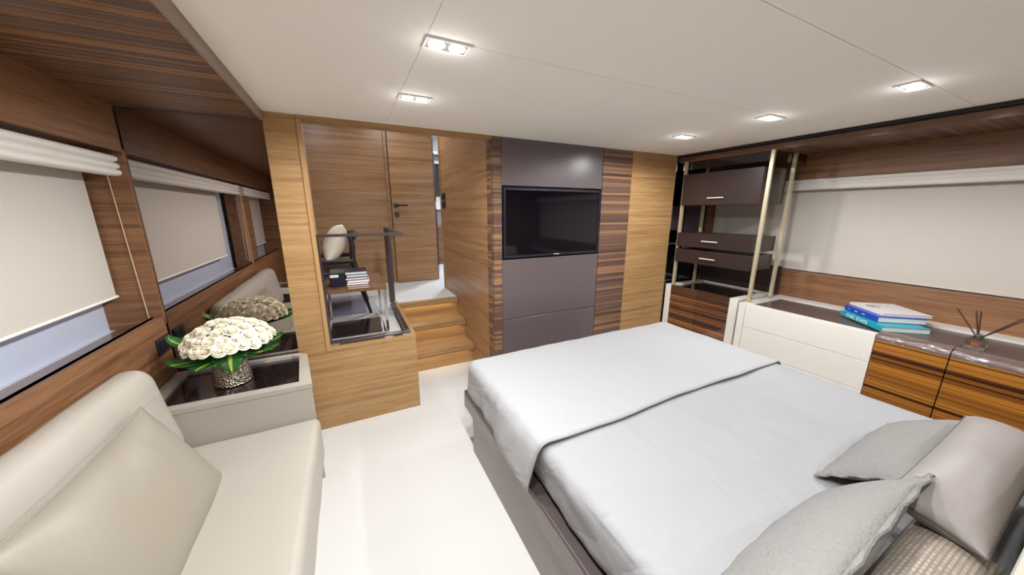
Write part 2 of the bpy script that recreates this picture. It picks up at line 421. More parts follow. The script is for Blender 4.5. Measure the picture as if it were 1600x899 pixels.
# bulkhead with the television
wf = struct('wall_front', 'oak, ebony and taupe panelled bulkhead facing the bed')
obj('pillar', box(-.362, -.205, YF, YF+.08, 0, ZC), 'oak_x', wf)
obj('pillar_edge', box(-.203, -.178, YF-.006, YF+.10, .575, 2.022), 'oak_z', wf)
obj('header', box(-.203, 1.03, YF-.006, YF+.10, 2.024, ZC), 'oak_x', wf)
obj('header_wall', box(-1.6, 1.06, YF+.05, YF+.10, ZC+.02, 2.7), 'white_paint', wf)
obj('backing', box(1.06, 3.07, YF+.06, YF+.12, 0, ZC+.02), 'black', wf)
obj('ebony_strip', box(1.036, 1.105, YF, YF+.05, 0, ZC), 'ebony_front', wf)
obj('ebony_return', box(1.035, 1.06, YF+.051, YF+.13, 0, ZC), 'ebony_return', wf)
obj('ebony_strip', box(2.103, 2.452, YF, YF+.05, 0, ZC), 'ebony_front', wf)
obj('oak_panel', box(2.4535, 3.05, YF, YF+.05, 0, ZC), 'oak_x', wf)
obj('edge_profile', box(3.05, 3.062, YF-.004, YF+.055, 0, ZC), 'chrome', wf)
for z0, z1 in [(0, .594), (.597, 1.110), (1.694, ZC-.002)]:
    obj('taupe_panel', box(1.109, 2.098, YF, YF+.05, z0+.002, z1, .002, 1), 'taupe_panel', wf)
obj('stair_side_panel', box(1.04, 1.06, YF+.131, 3.965, 0, 2.7), 'lobby_y', wf)
obj('door_jamb', box(1.03, 1.065, 3.966, 3.99, LZ, 2.7), 'oak_z', wf)
# half wall beside the steps
hw = struct('wall_half', 'low oak-clad wall under the gunmetal railing')
obj('front_panel', box(-.205, .385, YF, YF+.04, 0, .574), 'oak_x', hw)
obj('front_cap', box(-.203, .387, YF-.001, YF+.075, .576, .60), 'oak_x', hw)
obj('side_panel', box(.365, .385, YF+.041, 3.46, 0, .574), 'oak_y', hw)
obj('side_cap', box(.345, .387, YF+.076, 3.46, .576, .60), 'oak_y', hw)
# lobby behind
lb = struct('wall_lobby', 'teak-panelled walls of the raised lobby')
obj('back_panel', box(-1.6, .505, 4.64, 4.68, LZ, 2.7), 'lobby_x', lb)
obj('door_trim', box(.507, .54, 4.61, 4.68, LZ, 2.7), 'lobby_y', lb)
obj('back_panel', box(.542, 1.13, 4.64, 4.68, LZ, 2.7), 'lobby_x', lb)
obj('side_wall', box(-1.65, -1.6, 2.45, 4.7, LZ-.1, 2.7), 'lobby_y', lb)
obj('front_wall', box(-1.6, -.36, YF+.055, YF+.09, LZ-.1, 2.7), 'lobby_x', lb)
obj('lobby_ceiling', box(-1.65, 1.1, YF+.1, 4.7, 2.7, 2.74), 'ceiling_cream', lb)
# the next room seen through the doorway
nr = struct('wall_corridor', 'white walls of the next room beyond the open door')
obj('end_wall', box(1.1, 3.2, 6.2, 6.25, LZ, 2.8), 'white_paint', nr)
obj('side_wall', box(1.09, 1.13, 4.682, 6.2, LZ, 2.8), 'white_paint', nr)
obj('side_wall', box(3.16, 3.2, 3.4, 6.2, LZ, 2.8), 'white_paint', nr)
obj('near_wall', box(1.066, 3.2, 3.4, 3.44, LZ, 2.8), 'white_paint', nr)
obj('corridor_ceiling', box(1.066, 3.2, 3.4, 6.25, 2.74, 2.78), 'white_paint', nr)
# smoked mirrors
single('smoked_mirror', box(XL+.001, -.363, YF+.012, YF+.05, .0, SO-.002), 'smoked_mirror', 'tall smoked mirror behind the vase of white roses', 'mirror')
single('black_mirror', box(3.064, XR-.002, YF+.02, YF+.05, 0, SOR-.002), 'black_mirror', 'narrow black mirror panel behind the brass display shelf', 'mirror')

# steps with light under each nosing
st = thing('staircase', 'three short oak steps with warm light under each tread', 'stairs', (.71, 2.95, 0))
for k, (y, z0, z1) in enumerate([(2.95, 0, .195), (3.21, .195, .378), (3.46, .378, LZ)]):
    obj('riser', box(.388, 1.038, y+.035, y+.055, z0, z1-.05), 'oak_x', st)
    t = obj('tread', box(.388, 1.038, y, y+(.305, .297, .06)[k], z1-.048, z1, .003, 1), 'oak_x', st)
    obj('light_strip', box(.44, .99, y+.010, y+.030, z1-.052, z1-.0485), 'led_warm', t)
    obj('nosing_lip', box(.388, 1.038, y, y+.008, z1-.056, z1-.0485), 'oak_x', t)

# ------------------------------------------------------------------ ceiling downlights
def downlight(x, y, label):
    r = thing('ceiling_downlight', label, 'ceiling light', (x, y, ZC), 'twin-lens ceiling downlights')
    f = bmesh.new()
    for a in ((-.078, .078, -.042, -.034), (-.078, .078, .034, .042), (-.078, -.070, -.034, .034), (.070, .078, -.034, .034)):
        box(x+a[0], x+a[1], y+a[2], y+a[3], ZC-.007, ZC-.0005, bm=f)
    obj('frame', f, 'white_paint', r)
    obj('plate', box(x-.07, x+.07, y-.034, y+.034, ZC-.004, ZC-.0005), 'lamp_plate', r)
    for s in (-1, 1):
        obj('lens', lathe([(.027, 0), (.027, -.002), (.02, -.004)], (x+s*.035, y, ZC-.004), 20), 'lens', r)
    ld = bpy.data.lights.new('downlight', 'SPOT'); ld.spot_size = R(178); ld.spot_blend = .5; ld.shadow_soft_size = .03; ld.energy = LAMP_W[x < 1]; ld.color = LAMP_C
    lo = bpy.data.objects.new('lamp_light', ld); COL.objects.link(lo); lo.parent = r; lo.location = (0, 0, -.014)
    for s in (-1, 1):
        ld = bpy.data.lights.new('ceiling_fill', 'POINT'); ld.shadow_soft_size = .012; ld.energy = CEILING_FILL_W[x < 1]/2; ld.color = LAMP_C  # extra fill hung below each lens, gives the ceiling a glow
        lo = bpy.data.objects.new('ceiling_fill_light', ld); COL.objects.link(lo); lo.parent = r; lo.location = (s*.035, 0, -.05)
    return r
for x, y, lab in [(.365, 1.23, 'twin-lens ceiling downlight, the largest and topmost one left of centre'),
                  (.365, 1.815, 'twin-lens ceiling downlight nearest the staircase opening'),
                  (2.325, .665, 'twin-lens ceiling downlight nearest the right edge of the photo'),
                  (2.325, 1.23, 'twin-lens ceiling downlight, middle one of the right-hand row'),
                  (2.325, 1.80, 'twin-lens ceiling downlight nearest the brass display shelf'),
                  (.365, .665, 'twin-lens ceiling downlight above the aisle, beyond the top of the photo'),
                  (.365, .08, 'unseen twin-lens ceiling downlight assumed above the camera side aisle'),  # unseen lamp, assumed to continue the aisle row
                  (2.325, -.6, 'unseen twin-lens ceiling downlight added behind the bed head for ambient light')]:  # unseen lamp added to raise the ambient light
    downlight(x, y, lab)
def plain_light(name, x, y, z, e, s, c, label):
    r = thing(name, label, 'ceiling light', (x, y, z))
    obj('lens', lathe([(s*.5, 0), (s*.5, -.004), (s*.4, -.008)], (x, y, z), 20), 'corridor_lamp', r)
    ld = bpy.data.lights.new('l', 'AREA'); ld.shape = 'DISK'; ld.size = s; ld.energy = e; ld.color = c
    lo = bpy.data.objects.new('lamp_light', ld); COL.objects.link(lo); lo.parent = r; lo.location = (0, 0, -.02)
plain_light('added_lobby_light', -.25, 3.5, 2.698, 6, .12, LAMP_C, 'unseen round ceiling light added in the lobby, above the header')  # unseen lamp, put in to light the lobby
plain_light('added_lobby_light', .55, 3.9, 2.698, 5, .12, LAMP_C, 'unseen round ceiling light added over the landing, above the header')  # second unseen lamp put in for the lobby, over the landing
plain_light('corridor_light', 1.6, 5.0, 2.738, 30, .16, (.72, .82, 1), 'cool white ceiling light of the room beyond the door')

# ------------------------------------------------------------------ door, handle, switches
dr = struct('door_1', 'teak-veneered door standing wide open against the lobby wall', (.55, 4.57, LZ))
obj('door_leaf', box(.549, 1.10, 4.555, 4.595, LZ+.008, 2.56, .002, 1), 'lobby_x', dr)
obj('door_edge', box(1.1005, 1.106, 4.555, 4.595, LZ+.008, 2.56), 'bezel', dr)
h = obj('handle', box(.575, .735, 4.50, 4.515, 1.565, 1.585, .004), 'black_wood', dr)
obj('rose_plate', box(.57, .625, 4.54, 4.555, 1.548, 1.60, .003), 'gunmetal', dr)
obj('spindle', box(.588, .606, 4.505, 4.545, 1.566, 1.584), 'gunmetal', dr)
kp = obj('key_plate', box(.573, .625, 4.545, 4.555, 1.43, 1.485, .003), 'black_wood', dr)
obj('keyhole', box(.593, .603, 4.543, 4.545, 1.445, 1.470), 'chrome', kp)
for z in (.72, 1.58, 2.46):
    obj('hinge', box(1.095, 1.115, 4.535, 4.555, z-.05, z+.05, .004), 'chrome', dr)
for z, lab in ((1.665, 'upper black rocker switch on the wall beside the open door'), (1.575, 'lower black rocker switch on the wall beside the open door')):
    s = thing('wall_switch', lab, 'switch', (1.039, 3.86, z), 'rocker switches beside the door')
    obj('plate', box(1.030, 1.0395, 3.80, 3.93, z-.04, z+.04, .003), 'switch_black', s)
    obj('rocker', box(1.026, 1.030, 3.82, 3.91, z-.025, z+.025, .002), 'black', s)
s = thing('wall_outlet', 'black double socket on the teak panel beside the mirror', 'socket', (XL, 2.33, .80))
obj('plate', box(XL+.0005, XL+.010, 2.262, 2.392, .755, .842, .003), 'switch_black', s)
for yy in (2.297, 2.357):
    obj('socket_insert', box(XL+.010, XL+.012, yy-.024, yy+.024, .772, .826, .002), 'black', s)
# things in the next room, a sliver through the doorway
nc = thing('wall_cabinet', 'tall white and dark cupboard in the room beyond the door', 'cupboard', (1.5, 6.1, LZ))
obj('lower_body', box(1.2, 1.9, 5.9, 6.19, LZ, 1.25), 'teak_x', nc)
obj('upper_body', box(1.2, 1.9, 5.95, 6.19, 1.75, 2.3), 'dark_gloss', nc)
obj('post', box(1.40, 1.425, 5.80, 5.84, LZ, 2.45), 'black', nc)
obj('shelf', box(1.2, 1.9, 5.95, 6.19, 2.45, 2.5), 'gunmetal', nc)
obj('shelf', box(1.2, 1.9, 5.95, 6.19, 1.5, 1.53), 'gunmetal', nc)
single('corridor_lamp', lathe([(.03, 0), (.05, .03), (.05, .08), (.03, .11)], (1.40, 6.02, 1.535), 16), 'corridor_lamp', 'small bright lamp on a shelf seen through the door gap', 'lamp', smooth=60)

# ------------------------------------------------------------------ blinds
def blind(x, side, y0, y1, zt, zb, vy0, vy1, lab, vx, hem_over=.03, hem='valance_white'):
    """side +1: faces +x. fabric sheet, hem bar and folded valance"""
    r = thing('roller_blind', lab, 'blind', (x, (y0+y1)/2, zb))
    obj('fabric', box(x-.002, x+.002, y0, y1, zb, zt), 'blind_fabric', r)
    obj('hem_bar', tube([(x, y0-hem_over*.3, zb), (x, y1+hem_over, zb)], .007, 10), hem, r, smooth=40)
    prof = []
    H = .098; top = zt+.028
    for lobe in range(3):
        zc = top-H*(lobe+.5)/3
        for a in range(7):
            an = R(80-160*a/6)
            prof.append((vx+side*(.012+.024*math.cos(an)), zc+H/6*math.sin(an)/math.sin(R(80))*.98))
    prof += [(vx-side*.012, top-H), (vx-side*.012, top)]
    bm = prism(prof, 1, vy0, vy1)
    for v in bm.verts:
        v.co.x += .004*noise.noise(Vector((0, v.co.y*6, v.co.z*20)))
    obj('valance', bm, 'valance_white', r, smooth=70)
    return r
blind(WL+.015, 1, .62, 2.385, 1.74, 1.068, .30, 2.402, 'large cream roller blind with white valance beside the sofa', XL-.055, .012)
blind(WL+.015, 1, -1.2, -.25, 1.74, 1.05, -1.3, .12, 'short cream roller blind near the bed head on the left side', XL-.055)
b2 = blind(WR-.05, -1, YB+.02, 2.40, 1.752, .968, YB+.02, 2.42, 'wide cream roller blind above the cream dresser', XR+.055, .0, 'blind_fabric')
c1 = single('blind_cord', tube([(XL-.071, YF-.012, 1.72), (XL-.055, YF-.012, .93)], .0022, 6), 'cord_beige', 'thin beige pull cord hanging straight on the teak panel beside the blind', 'cord')
def loop(y, w, z0, z1, x):
    p = [(x, y-w*.3, z1)]
    for i in range(13):
        a = math.pi*i/12
        p.append((x+.006*math.sin(a), y-w/2*math.cos(a), z0+w/2*(1-math.sin(a))))
    p.append((x, y+w*.3, z1)); return tube(p, .0025, 6)
single('blind_cord', loop(.42, .10, .98, 1.73, XL-.03), 'cord_beige', 'looped beige blind cord reflected in the mirror, nearer loop', 'cord')
single('blind_cord', loop(.32, .09, .94, 1.73, XL-.02), 'cord_beige', 'looped beige blind cord reflected in the mirror, lower loop', 'cord')

# ------------------------------------------------------------------ sofa
def soft(a, f):
    return lambda p, n: n*(a*noise.noise(p*f)+a*.5*noise.noise(p*f*2.7))
sf = thing('sofa', 'cream leather built-in sofa along the left windows', 'sofa', (-.55, .95, 0))
obj('base', box(XL+.002, -.27, .08, 1.90, 0, .16), 'cream_leather', sf)
obj('seat', slab(-.86, -.235, .07, 1.905, .16, .405, .035, 8, 20, 3, soft(.004, 4)), 'cream_leather', sf)
def backd(p, n):
    t = max(0, (p.z-.40)/.45)
    return Vector((-.07*t*max(0, p.x-XL-.004)/.2, 0, 0))+n*(.006*noise.noise(p*5))
bk = obj('backrest', slab(XL+.004, -.755, .08, 1.909, .406, .85, .08, 4, 22, 5, backd), 'cream_leather', sf)
obj('seam', tube([(-.8035,   .15+i*.084, .735) for i in range(21)], .0025, 6), 'cream_leather', bk)
M = Matrix.Translation((-.66, 1.31, .575)) @ Matrix.Rotation(R(-66), 4, 'Y') @ Matrix.Rotation(R(90), 4, 'Z') 
M = Matrix.Translation((-.675, 1.30, .575)) @ Matrix(((0, -.44, .90, 0), (1, 0, 0, 0), (0, .90, .44, 0), (0, 0, 0, 1)))
sc = thing('sofa_cushion', 'large plain cream leather cushion leaning on the sofa back', 'cushion', (-.67, 1.3, .405))
obj('cover', pillow(.66, .44, .15, M, 22, amp=.006, seed=3), 'cushion_leather', sc)
obj('piping', tube(rim_path(.66, .44, M), .004, 6), 'cushion_leather', sc)

# ------------------------------------------------------------------ cream side table with vase
TZ = .60
tb = thing('side_table', 'cream side table with dark tray top between sofa and mirror', 'side table', (-.6, 2.15, 0))
out = [(XL+.003, 1.912), (-.25, 1.912), (-.31, 2.36), (-.366, 2.405), (XL+.003, 2.405)]
bm = bmesh.new()
prism([(XL+.003, 1.915), (-.253, 1.915), (-.313, 2.36), (-.367, 2.403), (XL+.003, 2.403)], 2, 0, TZ-.025, bm)
obj('body', bm, 'cream_leather', tb)
inn = [(-.90, 1.965), (-.315, 1.965), (-.352, 2.34), (-.395, 2.365), (-.90, 2.365)]
bm = bmesh.new()
A0 = [bm.verts.new((x, y, TZ-.025)) for x, y in out]; A1 = [bm.verts.new((x, y, TZ)) for x, y in out]
B1 = [bm.verts.new((x, y, TZ)) for x, y in inn]; B0 = [bm.verts.new((x, y, TZ-.025)) for x, y in inn]
for i in range(5):
    j = (i+1) % 5
    for P, Q in ((A0, A1), (A1, B1), (B1, B0), (B0, A0)): bm.faces.new((P[i], P[j], Q[j], Q[i]))
bmesh.ops.recalc_face_normals(bm, faces=bm.faces)
obj('rim', bm, 'cream_leather', tb)
obj('tray', prism(inn, 2, TZ-.0245, TZ-.018), 'dark_gloss', tb)

VX, VY, VZ = -.645, 2.17, TZ-.018
va = thing('flower_vase', 'hammered silver tapered vase on the cream side table', 'vase', (VX, VY, VZ))
obj('body', lathe([(.080, 0), (.087, .006), (.084, .05), (.078, .10), (.072, .15), (.070, .165), (.066, .165), (.066, .15), (.07, .02), (.0, .015)], (VX, VY, VZ), 32), 'hammered_silver', va, smooth=50)
def rose_mesh():
    bm = bmesh.new()
    def petal(a0, w, r0, r1, h, curl, n=4):
        rows = []
        for j in range(n+1):
            t = j/n; row = []
            rad = r0+(r1-r0)*t**.7+curl*max(0, t-.7)*1.2
            zz = h*(t**.9)-curl*max(0, t-.75)*1.5
            for i in range(n+1):
                s = -1+2*i/n
                row.append(bm.verts.new((rad*math.cos(a0+s*w), rad*math.sin(a0+s*w), zz-(.10*h*s*s*t))))
            rows.append(row)
        for A, B in zip(rows, rows[1:]):
            for i in range(n): bm.faces.new((A[i], A[i+1], B[i+1], B[i]))
    for k in range(3): petal(k*2.09, 1.25, .002, .007, .036, 0)
    for k in range(4): petal(k*1.57+.5, 1.0, .004, .013, .037, .004)
    for k in range(5): petal(k*1.257+.2, .85, .006, .020, .035, .010)
    for k in range(5): petal(k*1.257+.9, .85, .008, .026, .029, .018)
    add(bm, lathe([(.004, 0), (.010, .012), (.009, .028), (.004, .033)], (0, 0, 0), 8))
    for f in bm.faces: f.smooth = True
    return bm
RB = rose_mesh(); RM = bpy.data.meshes.new('rose'); RB.to_mesh(RM); RB.free(); RM.materials.append(MATS['petal'])
SB = tube([(0, 0, .004), (0, 0, -.03)], [.009, .003], 6); SM = bpy.data.meshes.new('stem'); SB.to_mesh(SM); SB.free(); SM.materials.append(MATS['stem_green'])
BC = Vector((VX+.02, VY, VZ+.165)); cnt = 0
for ring, nn in ((0, 1), (1, 6), (2, 12), (3, 17), (4, 22)):
    for k in range(nn):
        th = R(ring*19.0); ph = 2*math.pi*(k+.37*ring)/max(nn, 1)+random.uniform(-.06, .06)
        d = Vector((math.sin(th)*math.cos(ph), math.sin(th)*math.sin(ph), math.cos(th)))
        p = BC+Vector((d.x*.165, d.y*.165, .045+d.z*.115+random.uniform(-.005, .005)))
        d = (d+Vector((0, 0, .35))).normalized()
        q = d.to_track_quat('Z', 'Y')
        o = bpy.data.objects.new('rose', RM); COL.objects.link(o); o.location = p
        o.rotation_mode = 'QUATERNION'; o.rotation_quaternion = q @ Matrix.Rotation(random.uniform(0, 6.28), 3, 'Z').to_quaternion()
        s = random.uniform(.95, 1.2); o.scale = (s, s, s)
        tag(o, 'creamy white open rose in the dome-shaped bouquet of the silver vase', 'rose', 'white roses in the silver vase')
        e = bpy.data.objects.new('stem', SM); COL.objects.link(e); e.parent = o
def leaf(ph, r0, r1, z0, z1, droop, w, lab):
    bm = bmesh.new(); n = 10; rows = []
    d = Vector((math.cos(ph), math.sin(ph), 0)); s = Vector((-math.sin(ph), math.cos(ph), 0))
    for i in range(n+1):
        t = i/n; ww = w*math.sin(math.pi*(.10+.88*t))**.7
        c = Vector((BC.x, BC.y, 0))+d*(r0+(r1-r0)*math.sin(t*math.pi/2)); c.z = z0+(z1-z0)*t-droop*(t**3)
        rows.append([bm.verts.new(c+s*ww*u+Vector((0, 0, abs(u)*.012))) for u in (-1, -.55, -.12, .12, .55, 1)])
    for A, B in zip(rows, rows[1:]):
        for i in range(5):
            f = bm.faces.new((A[i], A[i+1], B[i+1], B[i])); f.smooth = True; f.material_index = 1 if i == 2 else 0
    o = obj('foliage_leaf', bm, ['leaf_green', 'leaf_lime'], None, (BC.x, BC.y, z0))
    md = o.modifiers.new('thick', 'SOLIDIFY'); md.thickness = .0015
    return tag(o, lab, 'leaf')
leaf(R(-35), .06, .25, VZ+.165, VZ+.205, .0, .085, 'broad green leaf with lime midrib on the right of the bouquet')
leaf(R(-80), .05, .165, VZ+.200, VZ+.195, .085, .075, 'folded green leaf with lime stripe hanging over the front of the vase')
leaf(R(-150), .06, .25, VZ+.165, VZ+.19, .0, .09, 'broad green leaf with lime midrib at the front left under the roses')
leaf(R(-115), .06, .22, VZ+.17, VZ+.175, .01, .075, 'dark green leaf tucked below the front roses')
leaf(R(175), .06, .25, VZ+.18, VZ+.29, .0, .055, 'dark green leaf sticking out at the far left of the bouquet')
leaf(R(10), .06, .235, VZ+.165, VZ+.225, .0, .06, 'green leaf behind the right side of the bouquet')
leaf(R(75), .06, .21, VZ+.16, VZ+.24, .0, .06, 'broad green leaf at the back right, seen in the mirror')
leaf(R(125), .06, .21, VZ+.16, VZ+.24, .0, .06, 'broad green leaf at the back left, seen in the mirror')

# ------------------------------------------------------------------ far end of the sofa (seen in the smoked mirror)
tb2 = thing('bedside_cabinet', 'cream cabinet with dark drawers at the far sofa end, seen in the mirror', 'cabinet', (-.6, -.2, 0))
obj('body', box(XL+.003, -.35, -.45, .045, 0, .56, .004), 'cream_lacquer', tb2)
d = obj('drawer', box(-.90, -.40, .046, .055, .30, .50), 'dark_gloss', tb2); obj('handle', box(-.72, -.58, .056, .062, .39, .40), 'steel_handle', d)
bx = thing('storage_box', 'dark leather box on the cabinet reflected in the mirror', 'box', (-.6, -.15, .562))
obj('body', box(-.74, -.48, -.30, -.02, .562, .68, .006), 'mauve_cover', bx); obj('lid', box(-.745, -.475, -.305, -.015, .682, .71, .006), 'mauve_cover', bx)

# ------------------------------------------------------------------ television
tv = thing('television', 'flat black television recessed in the taupe wall panel', 'television', (1.605, YF, 1.115))
obj('niche', box(1.107, 2.101, YF+.03, YF+.05, 1.112, 1.692), 'black', tv)
f = bmesh.new(); x0, x1, z0, z1 = 1.125, 2.088, 1.128, 1.676
for a in ((x0, x1, z0, z0+.016), (x0, x1, z1-.012, z1), (x0, x0+.012, z0+.016, z1-.012), (x1-.012, x1, z0+.016, z1-.012)):
    box(a[0], a[1], YF-.004, YF+.028, a[2], a[3], bm=f)
obj('frame', f, 'bezel', tv)
obj('screen', box(x0+.012, x1-.012, YF+.002, YF+.028, z0+.016, z1-.012), 'screen', tv)
text('logo', 'SAMSUNG', .013, Matrix.Translation((1.63, YF-.0045, z0+.008)) @ Matrix.Rotation(R(90), 4, 'X'), 'print_white', tv)

# ------------------------------------------------------------------ railing on the half wall
rl = thing('railing', 'gunmetal flat-bar railing frame standing on the low oak wall', 'railing', (.1, 2.6, .60))
yr = YF+.03
obj('front_bottom_bar', box(-.185, .352, yr-.016, yr+.016, .612, .628, .001, 1), 'gunmetal', rl)
obj('front_post', box(-.185, -.166, yr-.016, yr+.016, .6285, 1.338, .001, 1), 'gunmetal', rl)
obj('top_bar', box(-.185, .352, yr-.016, yr+.016, 1.3385, 1.356, .001, 1), 'gunmetal', rl)
obj('side_bottom_bar', box(.318, .352, yr+.017, 3.42, .612, .628, .001, 1), 'gunmetal', rl)
obj('rear_post', box(.315, .365, 3.36, 3.42, .6285, 1.338, .001, 1), 'gunmetal', rl)
obj('side_top_bar', box(.318, .352, yr+.017, 3.42, 1.3385, 1.356, .001, 1), 'gunmetal', rl)
for x, y in ((-.15, yr), (.325, yr), (.2, yr), (.335, 3.3)):
    obj('foot', box(x-.028, x+.028, y-.012, y+.012, .6005, .6115), 'chrome', rl)

# ------------------------------------------------------------------ lobby furniture
wt = thing('side_table', 'low dark wood side table with chrome legs behind the railing', 'side table', (.02, 2.93, LZ))
obj('table_top', box(-.205, .228, 2.60, 3.22, .925, .95, .002, 1), 'walnut_y', wt)
for x in (-.195, .212):
    for y in (2.612, 3.205):
        obj('leg', box(x-.009, x+.009, y-.009, y+.009, LZ, .9245), 'chrome', wt)
obj('lower_rail', box(-.185, .202, 2.605, 2.62, .575, .59), 'chrome', wt)
obj('lower_shelf', box(-.185, .202, 2.621, 3.0, .572, .592), 'dark_gloss', wt)
bks = [('black_cover', .062, 'thick black book with white spine label, lowest left of the small stack'),]
def book(name, cx, cy, z, w, d, h, rot, cover, label, group, cat='book', spine_side='-x', tex=None):
    """w along local x (spine to fore-edge), d along local y; spine on local -x"""
    M = Matrix.Translation((cx, cy, z)) @ Matrix.Rotation(R(rot), 4, 'Z')
    r = thing(name, label, cat, (cx, cy, z), group)
    t = .0025
    c = box(-w/2, w/2, -d/2, d/2, 0, t); box(-w/2, w/2, -d/2, d/2, h-t, h, bm=c); box(-w/2, -w/2+t, -d/2, d/2, t, h-t, bm=c)
    c.transform(M); o = obj('cover', c, cover, r)
    p = box(-w/2+t+.0005, w/2-.004, -d/2+.004, d/2-.004, t+.0003, h-t-.0003); p.transform(M); obj('pages', p, 'paper', r)
    if tex:
        s, size, mat, xoff = tex
        T = M @ Matrix.Translation((-w/2-.0006, xoff, h/2)) @ Matrix.Rotation(R(-90), 4, 'Z') @ Matrix.Rotation(R(90), 4, 'X')
        text('spine_lettering', s, size, T, mat, r)
    return r, M
z = .951
for k, (cov, h, cx, cy, w, d, rot, lab) in enumerate([
        ('mauve_cover', .018, .0, 2.83, .20, .155, 92, 'mauve book at the very bottom of the stack on the dark wood table'),
        ('pink_cover', .020, .005, 2.83, .20, .155, 88, 'pale pink book, second from bottom of the stack behind the railing'),
        ('navy_cover', .018, -.005, 2.825, .20, .155, 90, 'navy book in the middle of the stack behind the railing'),
        ('sky_cover', .020, .0, 2.83, .195, .15, 91, 'light blue book, second from top of the stack behind the railing'),
        ('black_cover', .022, -.005, 2.83, .195, .155, 90, 'black-covered book lying on top of the stack behind the railing')]):
    r, M = book('stacked_book', cx+.035, cy, z, d, w, h, 180, cov, lab, 'books on the dark wood table'); z += h+.001
bl = thing('book_box', 'black slipcase with small white label on the dark wood table', 'slipcase', (-.105, 2.76, .951))
obj('case', box(-.152, -.048, 2.715, 2.93, .951, 1.053, .002, 1), 'black_cover', bl)
obj('spine_label', box(-.146, -.09, 2.7135, 2.7148, 1.022, 1.042), 'print_white', bl)

ch = thing('armchair', 'black wooden armchair facing the desk in the lobby', 'chair', (-.1, 3.5, LZ))
obj('seat', slab(-.42, .0, 3.28, 3.78, .90, .98, .025, 6, 6, 2), 'black_cover', ch)
def limb(pts, r): return tube(pts, r, 8)
for y in (3.27, 3.79):
    obj('back_leg', limb([(.13, y, LZ), (.06, y, .85), (.02, y, 1.06), (.03, y, 1.20), (.015, y, 1.30)], [.012, .024, .026, .022, .02]), 'black_wood', ch, smooth=60)
    obj('front_leg', limb([(-.44, y, LZ+.0085), (-.40, y, .85), (-.36, y, 1.06)], [.012, .02, .018]), 'black_wood', ch, smooth=60)
    obj('armrest', box(-.40, .03, y-.03, y+.03, 1.045, 1.085, .012), 'black_wood', ch)
obj('top_rail', limb([(.03, 3.26, 1.28), (.055, 3.40, 1.29), (.06, 3.53, 1.29), (.055, 3.66, 1.29), (.03, 3.80, 1.28)], .035), 'black_wood', ch, smooth=60)
obj('seat_frame', box(-.42, .05, 3.26, 3.80, .86, .90, .005), 'black_wood', ch)
M = Matrix.Translation((-.075, 3.46, 1.245)) @ Matrix.Rotation(R(66), 4, 'Y') @ Matrix.Rotation(R(-90), 4, 'Z')
M = Matrix.Translation((-.11, 3.45, 1.215)) @ Matrix(((0, .42, -.908, 0), (1, 0, 0, 0), (0, .908, .42, 0), (0, 0, 0, 1)))
single('chair_cushion', pillow(.38, .36, .18, M, 16, amp=.008, seed=9), 'offwhite_linen', 'off-white linen cushion leaning upright on the black armchair', 'cushion')
single('rug', box(-.45, .095, 3.30, 4.05, LZ+.0005, LZ+.008), 'grey_rug', 'small grey rug on the landing under the armchair', 'rug')
dk = thing('desk', 'dark desk in the lobby half hidden by the oak pillar', 'desk', (-.9, 3.6, LZ))
obj('desk_top', box(-1.25, -.47, 3.05, 4.3, 1.26, 1.29), 'dark_gloss', dk)
for x in (-1.22, -.51):
    for y in (3.08, 4.27): obj('leg', box(x-.02, x+.02, y-.02, y+.02, LZ, 1.2595), 'black_wood', dk)
single('desk_box', box(-.58, -.345, 3.35, 3.6, 1.291, 1.36, .004), 'gunmetal', 'grey box at the edge of the lobby desk beside the pillar', 'box')

# ------------------------------------------------------------------ bed
bd = thing('bed', 'low taupe platform bed with dark top edge', 'bed', (1.47, .9, 0))
BX0, BX1 = .575, 2.40
obj('plinth', box(BX0+.012, BX1-.012, .013, 1.735, 0, .255), 'bed_taupe', bd)
obj('platform', box(BX0, BX1, .013, 1.862, .256, .352, .006), 'bed_taupe', bd)
obj('platform_edge', box(BX0+.002, BX1-.002, .013, 1.860, .3525, .372, .004), 'bed_rim', bd)
obj('headboard', box(.50, 2.48, -.12, .012, 0, .93, .02, 3), 'cream_leather', bd)
MX0, MX1, MY0, MY1, MZ = .615, 2.365, .014, 1.83, .565
def wr(p, n):
    a = noise.noise(Vector((p.x*2.2, p.y*2.0, p.z*2)))*.005
    f = math.sin((p.x*1.3+p.y*3.1)*2.2+3*noise.noise(p*1.6))
    a += .007*max(0, f)**8+.0045*noise.noise(Vector((p.x*5+1, p.y*3.5, p.z*3)))
    a += .011*noise.noise(Vector((p.x*9, p.y*8, p.z*18)))*(1 if abs(n.z) < .6 else .18)
    return n*a
single('mattress', slab(MX0, MX1, MY0+.002, MY1, .373, MZ, .045, 40, 46, 5, wr), 'sheet', 'white sheeted mattress filling the taupe platform bed', 'mattress')
def dw(p, n):
    a = noise.noise(Vector((p.x*2.0, p.y*2.6, p.z*2+5)))*.008+.004*noise.noise(p*7)
    d = n*a
    if p.x < MX0+.04:
        lo = max(0, min(1, (.56-p.z)/.16)); hang = max(0, min(1, (1.42-p.y)/.18)); hang = hang*hang*(3-2*hang)
        d += Vector((-(.012+.035*hang)*lo+.008*noise.noise(Vector((0, p.y*16, p.z*7))), 0, -.0*hang))
    if p.y < 1.02: d += Vector((0, .010*math.sin(p.x*5)+.008*noise.noise(Vector((p.x*4, 0, 2))), 0))
    return d
bm = slab(MX0-.014, MX1+.014, .925, MY1+.016, .345, MZ+.014, .048, 44, 30, 5, dw, ('bottom', 'y0'), 5)
du = single('duvet', bm, 'duvet', 'white duvet folded over the foot half of the bed', 'duvet', (1.47, 1.4, .385))
md = du.modifiers.new('thick', 'SOLIDIFY'); md.thickness = .008; md.offset = 1
